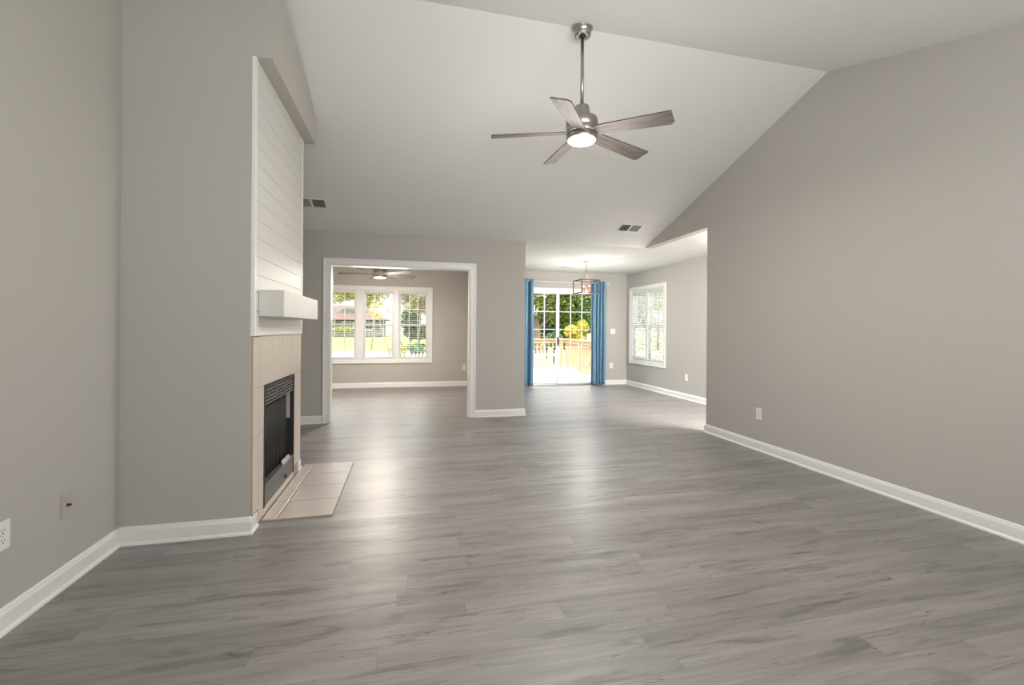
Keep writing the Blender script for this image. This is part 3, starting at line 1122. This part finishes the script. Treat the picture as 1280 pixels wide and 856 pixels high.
cl = bpy.data.lights.new('dining_fill', 'POINT')  # fill point added below the lantern; the bulbs themselves do not glow
cl.energy = 40
cl.color = (1.0, 0.97, 0.93)
cl.shadow_soft_size = 0.12
clo = bpy.data.objects.new('dining_fill', cl)
COL.objects.link(clo)
clo.parent = ch
clo.location = (0, 0, -0.75)


# ------------------------------------------------------------------ outlets, switch, registers
def face_matrix(o, loc, normal):
    """local +y of the part points INTO the wall, i.e. -y is the face"""
    n = Vector(normal)
    o.location = loc
    o.rotation_euler = (0, 0, math.atan2(n.y, n.x) + PI / 2)


def duplex(loc, normal, label, group='wall outlets'):
    root = empty('wall_outlet', (0, 0, 0), 0, label, 'outlet', group)
    face_matrix(root, loc, normal)
    MB().box(-0.036, 0.036, -0.006, 0, -0.058, 0.058).build('cover_plate', M_plate, root, bevel=0.002)
    for s in (-1, 1):
        zc = s * 0.0195
        r = MB().box(-0.0165, 0.0165, -0.0085, -0.005, zc - 0.0140, zc + 0.0140)
        ro = r.build('receptacle', M_plate, root, bevel=0.0015)
        sl = MB()
        sl.box(-0.0075, -0.0050, -0.0088, -0.0075, zc - 0.001, zc + 0.008)
        sl.box(0.0050, 0.0075, -0.0088, -0.0075, zc - 0.001, zc + 0.007)
        sl.box(-0.0025, 0.0025, -0.0088, -0.0075, zc - 0.010, zc - 0.005)
        sl.build('slots', M_slot, ro)
    MB().lathe([(0.0, 0), (0.003, 0), (0.002, 0.0015), (0, 0.0015)], 10, cap=False).build('screw', M_grille, root, loc=(0, -0.006, 0), rot=(PI / 2, 0, 0))
    return root


duplex((XL, 2.152, 0.385), (1, 0), 'white duplex outlet low on the left wall, cut by the photo edge')
duplex((XR, 3.764, 0.376), (-1, 0), 'white duplex outlet low on the long right wall')
duplex((XD, 6.82, 0.385), (-1, 0), 'white outlet below and in front of the dining side window')
duplex((4.405, YD, 0.417), (0, -1), 'white outlet low on the dining end wall beside the curtain')
duplex((1.175, YS, 0.39), (0, -1), 'white outlet low on the sunroom end wall')

cp = empty('cable_plate', (0, 0, 0), 0, 'wall-coloured cable plate with a dark connector low on the left wall', 'cable plate')
face_matrix(cp, (XL, 2.496, 0.376), (1, 0))
MB().box(-0.036, 0.036, -0.005, 0, -0.058, 0.058).build('cover_plate', M_paintplate, cp, bevel=0.002)
MB().lathe([(0.0, 0), (0.0075, 0), (0.0075, 0.004), (0.0048, 0.004), (0.0048, 0.014), (0.0, 0.014)], 14, cap=False).build('connector', M_slot, cp, loc=(0, -0.005, 0), rot=(PI / 2, 0, 0))

sw = empty('light_switch', (0, 0, 0), 0, 'white double light switch on the dining end wall', 'light switch')
face_matrix(sw, (4.438, YD, 1.183), (0, -1))
MB().box(-0.058, 0.058, -0.006, 0, -0.058, 0.058).build('cover_plate', M_plate, sw, bevel=0.002)
for x in (-0.023, 0.023):
    MB().hexa([(x - 0.0165, -0.006, -0.033), (x + 0.0165, -0.006, -0.033), (x + 0.0165, -0.004, 0.033), (x - 0.0165, -0.004, 0.033)],
              [(x - 0.0165, -0.011, -0.033), (x + 0.0165, -0.011, -0.033), (x + 0.0165, -0.006, 0.033), (x - 0.0165, -0.006, 0.033)]).build('rocker', M_plate, sw, bevel=0.001)


def register(loc, tilt_x, label, w=0.335, d=0.20, grey=False):
    """a two-field ceiling register; local z points down into the room"""
    root = empty('ceiling_register', loc, 0, label, 'air vent', 'ceiling registers')
    root.rotation_euler = (tilt_x, 0, 0)
    fm = M_grille if grey else M_trim
    f = MB()
    b = 0.022
    f.box(-w / 2, w / 2, -d / 2, -d / 2 + b, -0.010, 0.002)
    f.box(-w / 2, w / 2, d / 2 - b, d / 2, -0.010, 0.002)
    f.box(-w / 2, -w / 2 + b, -d / 2 + b, d / 2 - b, -0.010, 0.002)
    f.box(w / 2 - b, w / 2, -d / 2 + b, d / 2 - b, -0.010, 0.002)
    f.box(-0.011, 0.011, -d / 2 + b, d / 2 - b, -0.010, 0.002)
    f.build('frame', M_trim if not grey else M_ceil, root, bevel=0.002)
    MB().box(-w / 2 + 0.005, w / 2 - 0.005, -d / 2 + 0.005, d / 2 - 0.005, -0.001, 0.003).build('duct_shade', M_grilledark, root)  # dark sheet behind the vanes; the duct's shade is put into its colour
    for s in (-1, 1):
        v = MB()
        xa, xb = (-w / 2 + b, -0.011) if s < 0 else (0.011, w / 2 - b)
        n = 9
        for k in range(n):
            x = xa + (xb - xa) * (k + 0.5) / n
            t = 0.0045 * (-s)
            v.hexa([(x - t - 0.0008, -d / 2 + b, -0.009), (x - t + 0.0008, -d / 2 + b, -0.009), (x - t + 0.0008, d / 2 - b, -0.009), (x - t - 0.0008, d / 2 - b, -0.009)],
                   [(x + t - 0.0008, -d / 2 + b, 0.0), (x + t + 0.0008, -d / 2 + b, 0.0), (x + t + 0.0008, d / 2 - b, 0.0), (x + t - 0.0008, d / 2 - b, 0.0)])
        v.build('vane', M_grille, root)
    return root


sl_ang = -math.atan(SL)
register((2.955, 5.50, roof_z(5.50)), sl_ang, 'white ceiling register on the slope above the dining opening')
register((-1.085, 5.42, roof_z(5.42)), sl_ang, 'grey ceiling register on the slope beside the shiplap chimney', grey=True)
register((3.05, 8.22, ZC), 0.0, 'ceiling register on the flat ceiling near the lantern', w=0.30, d=0.15)

# ------------------------------------------------------------------ outdoors: ground, deck, railing
g = MB()
gx = [-60, -20, -8, 0, 8, 20, 60]
gy = [9.3, 12, 16, 22, 32, 50, 90]


def gz(y):
    return -0.55 + max(0.0, (y - 20)) * 0.018


vs = [(x, y, gz(y)) for y in gy for x in gx]
fs = [(j * 7 + i, j * 7 + i + 1, (j + 1) * 7 + i + 1, (j + 1) * 7 + i) for j in range(6) for i in range(6)]
g.add(vs, fs)
g.add([(4.95, -20, -0.55), (60, -20, -0.55), (60, 9.3, -0.55), (4.95, 9.3, -0.55)], [(0, 1, 2, 3)])
struct(g.build('ground_lawn', M_lawn), 'sunlit yellow-green lawn outside', 'lawn')
r_ = MB().add([(-60, 25.5, gz(25.5) + 0.02), (60, 25.5, gz(25.5) + 0.02), (60, 29.5, gz(29.5) + 0.02), (-60, 29.5, gz(29.5) + 0.02)], [(0, 1, 2, 3)])
struct(r_.build('ground_street', M_road), 'pale street across the lawn', 'street')

DX0, DX1, DY1, DZ = 1.9, 5.02, 13.75, -0.06
d = MB()
nb = 32
for k in range(nb):
    a = YD + T + 0.02 + (DY1 - YD - T - 0.02) * k / nb
    b = YD + T + 0.02 + (DY1 - YD - T - 0.02) * (k + 1) / nb - 0.006
    d.box(DX0, DX1, a, b, DZ - 0.03, DZ)
for x in (DX0 + 0.1, (DX0 + DX1) / 2, DX1 - 0.1):
    d.box(x - 0.03, x + 0.03, YD + T + 0.02, DY1, -0.56, DZ - 0.03)
struct(d.build('deck', M_deck), 'sun-bleached deck outside the sliding door', 'deck')


def railing(p0, p1, nbal, label, posts):
    p0, p1 = Vector(p0), Vector(p1)
    root = empty('deck_railing', (p0.x, p0.y, DZ), 0, label, 'railing', 'deck railings')
    dv = p1 - p0
    L_ = dv.length
    root.rotation_euler = (0, 0, math.atan2(dv.y, dv.x))
    MB().box(0, L_, -0.07, 0.07, 0.93, 0.968).build('cap_rail', M_cedar, root, bevel=0.004)
    MB().box(0, L_, -0.02, 0.02, 0.83, 0.92).build('top_rail', M_cedar, root)
    MB().box(0, L_, -0.02, 0.02, 0.08, 0.17).build('bottom_rail', M_cedar, root)
    first = None
    for k in range(nbal):
        x = L_ * (k + 0.5) / nbal
        if first is None:
            first = MB().box(-0.018, 0.018, -0.018, 0.018, 0.06, 0.93).build('baluster', M_cedar, root)
            o = first
        else:
            o = copy_tree(first, root)
        o.location = (x, 0.0385, 0)
    for f in posts:
        MB().box(L_ * f - 0.05, L_ * f + 0.05, -0.05, 0.05, 0.0, 0.99).build('post', M_cedar, root, bevel=0.004)
    return root


railing((DX0, DY1 - 0.06, 0), (DX1 - 0.06, DY1 - 0.06, 0), 23, 'pine railing along the far edge of the deck', (0.02, 0.5, 0.985))
railing((DX1 - 0.06, DY1 - 0.2, 0), (DX1 - 0.06, YD + 0.35, 0), 36, 'pine railing along the side of the deck', (0.33, 0.66, 0.98))


# ------------------------------------------------------------------ picket fences
def picket_fence(p0, p1, z, h, n, label, pw=0.075):
    p0, p1 = Vector(p0), Vector(p1)
    dv = p1 - p0
    L_ = dv.length
    root = empty('picket_fence', (p0.x, p0.y, z), math.atan2(dv.y, dv.x), label, 'fence', 'white picket fences')
    for zz, nm in ((0.2 * h, 'bottom_rail'), (0.76 * h, 'top_rail')):
        MB().box(0, L_, 0.0, 0.035, zz - 0.04, zz + 0.04).build(nm, M_picket, root)
    first = None
    for k in range(n):
        if first is None:
            m_ = MB()
            m_.box(-pw / 2, pw / 2, -0.02, 0.0, 0.03, h - 0.06)
            m_.add([(-pw / 2, -0.02, h - 0.06), (pw / 2, -0.02, h - 0.06), (0, -0.02, h), (-pw / 2, 0, h - 0.06), (pw / 2, 0, h - 0.06), (0, 0, h)],
                   [(0, 1, 2), (5, 4, 3), (0, 2, 5, 3), (1, 4, 5, 2)])
            first = m_.build('picket', M_picket, root)
            o = first
        else:
            o = copy_tree(first, root)
        o.location = (L_ * (k + 0.5) / n, 0, 0)
    for f in (0.0, 0.25, 0.5, 0.75, 1.0):
        MB().box(L_ * f - 0.05, L_ * f + 0.05, 0.035, 0.135, 0.0, h + 0.05).build('post', M_picket, root)
    return root


picket_fence((2.2, 17.2, 0), (9.2, 17.2, 0), -0.55, 0.95, 44, 'white picket fence behind the deck', 0.085)
picket_fence((-5.2, 14.6, 0), (1.75, 14.6, 0), -0.55, 0.98, 60, 'white picket fence on the lawn outside the sunroom window', 0.07)


# ------------------------------------------------------------------ trees and shrubs
def leaf_cloud(blobs, count, size, rnd):
    """blobs: (centre, radii, weight)"""
    vs, fs = [], []
    tot = sum(b[2] for b in blobs)
    for c, r, w in blobs:
        for _ in range(int(count * w / tot)):
            while True:
                p = Vector((rnd.uniform(-1, 1), rnd.uniform(-1, 1), rnd.uniform(-1, 1)))
                if 0.15 < p.length < 1:
                    break
            p = Vector((c[0] + p.x * r[0], c[1] + p.y * r[1], c[2] + p.z * r[2]))
            a = Vector((rnd.gauss(0, 1), rnd.gauss(0, 1), rnd.gauss(0, 0.6))).normalized()
            b = a.cross(Vector((rnd.gauss(0, 1), rnd.gauss(0, 1), rnd.gauss(0, 1)))).normalized()
            s = size * rnd.uniform(0.6, 1.35)
            n = len(vs)
            vs += [p - a * s, p + b * s * 0.42, p + a * s, p - b * s * 0.42]
            fs.append((n, n + 1, n + 2, n + 3))
    m = MB()
    m.add(vs, fs)
    return m


def tree(name, base, blobs, count, size, leafm, label, cat, group, trunk=None, seed=1):
    rnd = random.Random(seed)
    root = empty(name, base, 0, label, cat, group)
    me = leaf_cloud(blobs, count, size, rnd)
    mesh = bpy.data.meshes.new('foliage')
    mesh.from_pydata([tuple(v) for v in me.v], [], me.f)
    mesh.materials.append(leafm)
    o = bpy.data.objects.new('foliage', mesh)
    COL.objects.link(o)
    o.parent = root
    if trunk:
        for pts, r0, r1 in trunk:
            MB().tube(pts, r0, 10, r1).build('trunk' if pts is trunk[0][0] else 'branch', M_bark, root)
    return root


GT = 'trees beyond the deck'
GL = 'trees beyond the lawn'
tree('leafy_tree', (8.3, 27, -0.4), [((0, 0, 4.4), (2.6, 2.2, 2.2), 3), ((-1.6, -0.5, 3.3), (1.5, 1.5, 1.3), 1.4), ((1.6, 0, 3.4), (1.6, 1.6, 1.3), 1.4), ((0.2, 0, 6.6), (2.2, 2.0, 1.6), 2), ((-2.4, 0.3, 4.4), (1.5, 1.3, 1.5), 1.6)],
     19000, 0.125, M_leaf, 'green leafy tree with a forked trunk behind the deck', 'tree', GT,
     [([(-0.2, 0, 0), (-0.25, 0, 1.6), (-0.5, 0, 3.2), (-0.3, 0, 5.0)], 0.26, 0.10), ([(-0.25, 0, 1.6), (0.6, 0, 2.4), (1.5, 0.1, 3.2)], 0.13, 0.06), ([(-0.3, 0, 1.9), (-1.2, 0.1, 2.8), (-1.9, 0, 3.4)], 0.10, 0.05)], 3)
tree('leafy_tree', (11.6, 28, -0.4), [((0, 0, 4.6), (2.4, 2.0, 2.6), 3), ((-0.8, -0.6, 2.6), (1.7, 1.5, 1.4), 1.5), ((1.5, 0, 6.4), (2.0, 1.8, 1.6), 1.5)],
     17000, 0.13, M_leaf, 'dense green tree behind the corner of the deck', 'tree', GT, [([(0, 0, 0), (0.1, 0, 2.0), (0, 0, 5.2)], 0.25, 0.08)], 4)
tree('leafy_tree', (14.6, 29, -0.4), [((0, 0, 4.2), (2.2, 2.0, 2.8), 3), ((0.8, 0, 6.6), (2.0, 1.8, 1.6), 1.5), ((-0.4, 0, 2.0), (1.6, 1.4, 1.4), 1)],
     13000, 0.135, M_leaf, 'green tree behind the blue curtain side of the deck', 'tree', GT, [([(0, 0, 0), (0.1, 0, 2.0), (0, 0, 5.2)], 0.22, 0.08)], 5)
tree('dark_tree', (12.4, 36, -0.3), [((0, 0, 3.6), (4.5, 2.0, 3.4), 3), ((-5.0, 0, 3.4), (3.2, 2.0, 3.0), 2), ((3.6, 0, 6.5), (3.0, 1.8, 2.0), 1)],
     9000, 0.30, M_leafd, 'dark green thicket far behind the deck trees', 'tree', GT, [([(0, 0, 0), (0.1, 0, 2.0), (0, 0, 5.0)], 0.3, 0.1)], 6)
tree('yellow_bush', (8.2, 20.6, -0.5), [((0, 0, 0.95), (0.50, 0.5, 0.8), 3), ((-0.3, 0, 1.6), (0.35, 0.4, 0.35), 1), ((0.3, 0, 1.85), (0.3, 0.35, 0.35), 1)],
     2400, 0.07, M_leafb, 'bright yellow bush behind the deck corner', 'bush', None, [([(0, 0, 0), (0, 0, 0.9)], 0.05, 0.02)], 7)
tree('green_bush', (6.9, 20.2, -0.5), [((0, 0, 0.85), (0.58, 0.6, 0.75), 3)], 2200, 0.085, M_leafd,
     'low dark green bush beside the yellow bush', 'bush', None, [([(0, 0, 0), (0, 0, 0.7)], 0.05, 0.02)], 8)
tree('green_bush', (5.3, 21.0, -0.5), [((0, 0, 0.8), (0.8, 0.7, 0.7), 3)], 2200, 0.10, M_leaf,
     'mid green bush behind the far deck railing', 'bush', None, [([(0, 0, 0), (0, 0, 0.7)], 0.05, 0.02)], 9)

# trees seen through the sunroom window
tree('sunlit_tree', (-5.9, 40, 0), [((0, 0, 5.0), (2.2, 1.4, 1.75), 3), ((1.2, -0.4, 4.6), (1.0, 1.0, 1.0), 1), ((-1.6, 0, 4.7), (1.4, 1.0, 1.2), 1)], 5200, 0.14, M_leafy,
     'pale yellow-green tree over the pink roof, seen in the sunroom window', 'tree', GL, [([(-2.2, 0, 0), (-1.8, 0, 3.0), (-0.4, 0, 5.0)], 0.16, 0.08)], 11)
tree('sunlit_tree', (-2.3, 30, -0.2), [((0, 0, 4.1), (0.62, 0.6, 1.3), 3), ((-0.3, 0, 3.2), (0.4, 0.4, 0.6), 1), ((0.75, 0.2, 4.0), (0.45, 0.4, 0.7), 0.6)], 2800, 0.10, M_leafy,
     'bright yellow tree in the middle of the sunroom window view', 'tree', GL, [([(0, 0, 0), (0.1, 0, 2.0), (0, 0, 4.4)], 0.05, 0.03)], 12)
tree('sunlit_tree', (0.5, 34, 0), [((0, 0, 4.1), (1.3, 1.1, 1.1), 2), ((0.8, 0, 3.0), (0.6, 0.6, 0.8), 1), ((-0.9, 0, 3.8), (0.6, 0.5, 0.8), 0.9), ((0.0, 0, 2.9), (0.9, 0.5, 0.6), 0.7)], 3600, 0.10, M_leafp,
     'thin pale tree at the right of the sunroom window view', 'tree', GL, [([(0.3, 0, 0), (0.4, 0, 2.0), (0, 0, 4.4)], 0.07, 0.04)], 13)
tree('dark_tree', (0.25, 38, 0), [((0, 0, 1.9), (0.85, 0.8, 1.1), 3), ((0.6, 0, 0.9), (1.3, 0.6, 0.7), 3)], 3200, 0.13, M_leafd,
     'dark green conical tree seen in the sunroom window', 'tree', GL, [([(0, 0, 0), (0, 0, 2.0)], 0.12, 0.05)], 14)
tree('myrtle_tree', (-0.6, 17.5, -0.5), [((0.25, 0, 0.85), (0.35, 0.3, 0.35), 2), ((-0.5, 0, 2.4), (0.4, 0.4, 0.4), 1), ((0.25, 0, 0.5), (0.35, 0.3, 0.2), 1)], 300, 0.09, M_leafy,
     'slender tree with leaning trunks just beyond the picket fence', 'tree', GL,
     [([(0.0, 0, 0), (-0.1, 0, 0.8), (-0.4, 0, 1.7), (-0.55, 0, 2.5)], 0.045, 0.02), ([(0.0, 0, 0), (0.15, 0, 0.6), (0.35, 0, 1.2)], 0.035, 0.015)], 15)
tree('green_hedge', (0.45, 21.5, -0.5), [((0, 0, 0.55), (0.85, 0.5, 0.5), 2), ((-0.6, 0, 0.45), (0.4, 0.5, 0.4), 1)], 1800, 0.08, M_leafd,
     'low green hedge behind the picket fence', 'hedge', None, [([(0, 0, 0), (0, 0, 0.4)], 0.04, 0.02)], 16)
tree('green_hedge', (-6.6, 50.6, 0), [((0, 0, 0.9), (1.6, 0.5, 0.45), 2), ((-3, 0, 0.9), (2.0, 0.5, 0.45), 2)], 2400, 0.13, M_leafy,
     'yellow-green hedge in front of the distant house', 'hedge', None, [([(0, 0, 0), (0, 0, 0.4)], 0.04, 0.02)], 17)
# outside the dining side window
tree('leafy_tree', (18.6, 30.2, -0.4), [((0, 0, 4.4), (0.9, 0.8, 1.3), 3), ((-1.3, -1, 2.2), (0.6, 0.6, 0.5), 1)], 1500, 0.13, M_leafy,
     'pale green tree outside the dining side window', 'tree', None, [([(0, 0, 0), (0.1, 0, 2.0), (0, 0, 4.0)], 0.15, 0.06)], 18)

# ------------------------------------------------------------------ house across the street
hs = empty('house', (-8.6, 58, 0.18), 0, 'low house with a faded pink roof across the lawn', 'house')
MB().box(-6, 5.7, -3.2, 3.2, 0, 2.1).build('house_wall', M_siding, hs)
rf = MB()
rf.add([(-6.8, -4.0, 2.0), (6.4, -4.0, 2.0), (6.4, 4.0, 2.0), (-6.8, 4.0, 2.0), (-3.6, 0, 3.75), (2.9, 0, 3.75)],
       [(0, 1, 5, 4), (1, 2, 5), (2, 3, 4, 5), (3, 0, 4), (3, 2, 1, 0)])
rfo = rf.build('roof', M_roof, hs)
dm = MB()
dm.add([(0.7, -2.3, 2.7), (2.7, -2.3, 2.7), (2.7, -0.2, 2.7), (0.7, -0.2, 2.7), (0.7, -2.3, 3.15), (2.7, -2.3, 3.15), (1.7, -2.4, 3.5), (0.7, -0.2, 3.15), (2.7, -0.2, 3.15), (1.7, -0.2, 3.5)],
       [(0, 1, 5, 6, 4), (3, 7, 9, 8, 2), (4, 6, 9, 7), (6, 5, 8, 9), (0, 4, 7, 3), (1, 2, 8, 5)])
dm.build('dormer', M_siding, rfo)
first = None
for x in (-4.6, -2.5, -0.4, 1.7, 3.9):
    if first is None:
        first = MB().box(-0.65, 0.65, -0.03, 0.03, 0.75, 1.75).build('house_window', M_picket, hs)
        MB().box(-0.56, 0.56, -0.045, -0.03, 0.84, 1.66).build('pane', M_glassdark, first)
        o = first
    else:
        o = copy_tree(first, hs)
    o.location = (x, -3.22, 0)
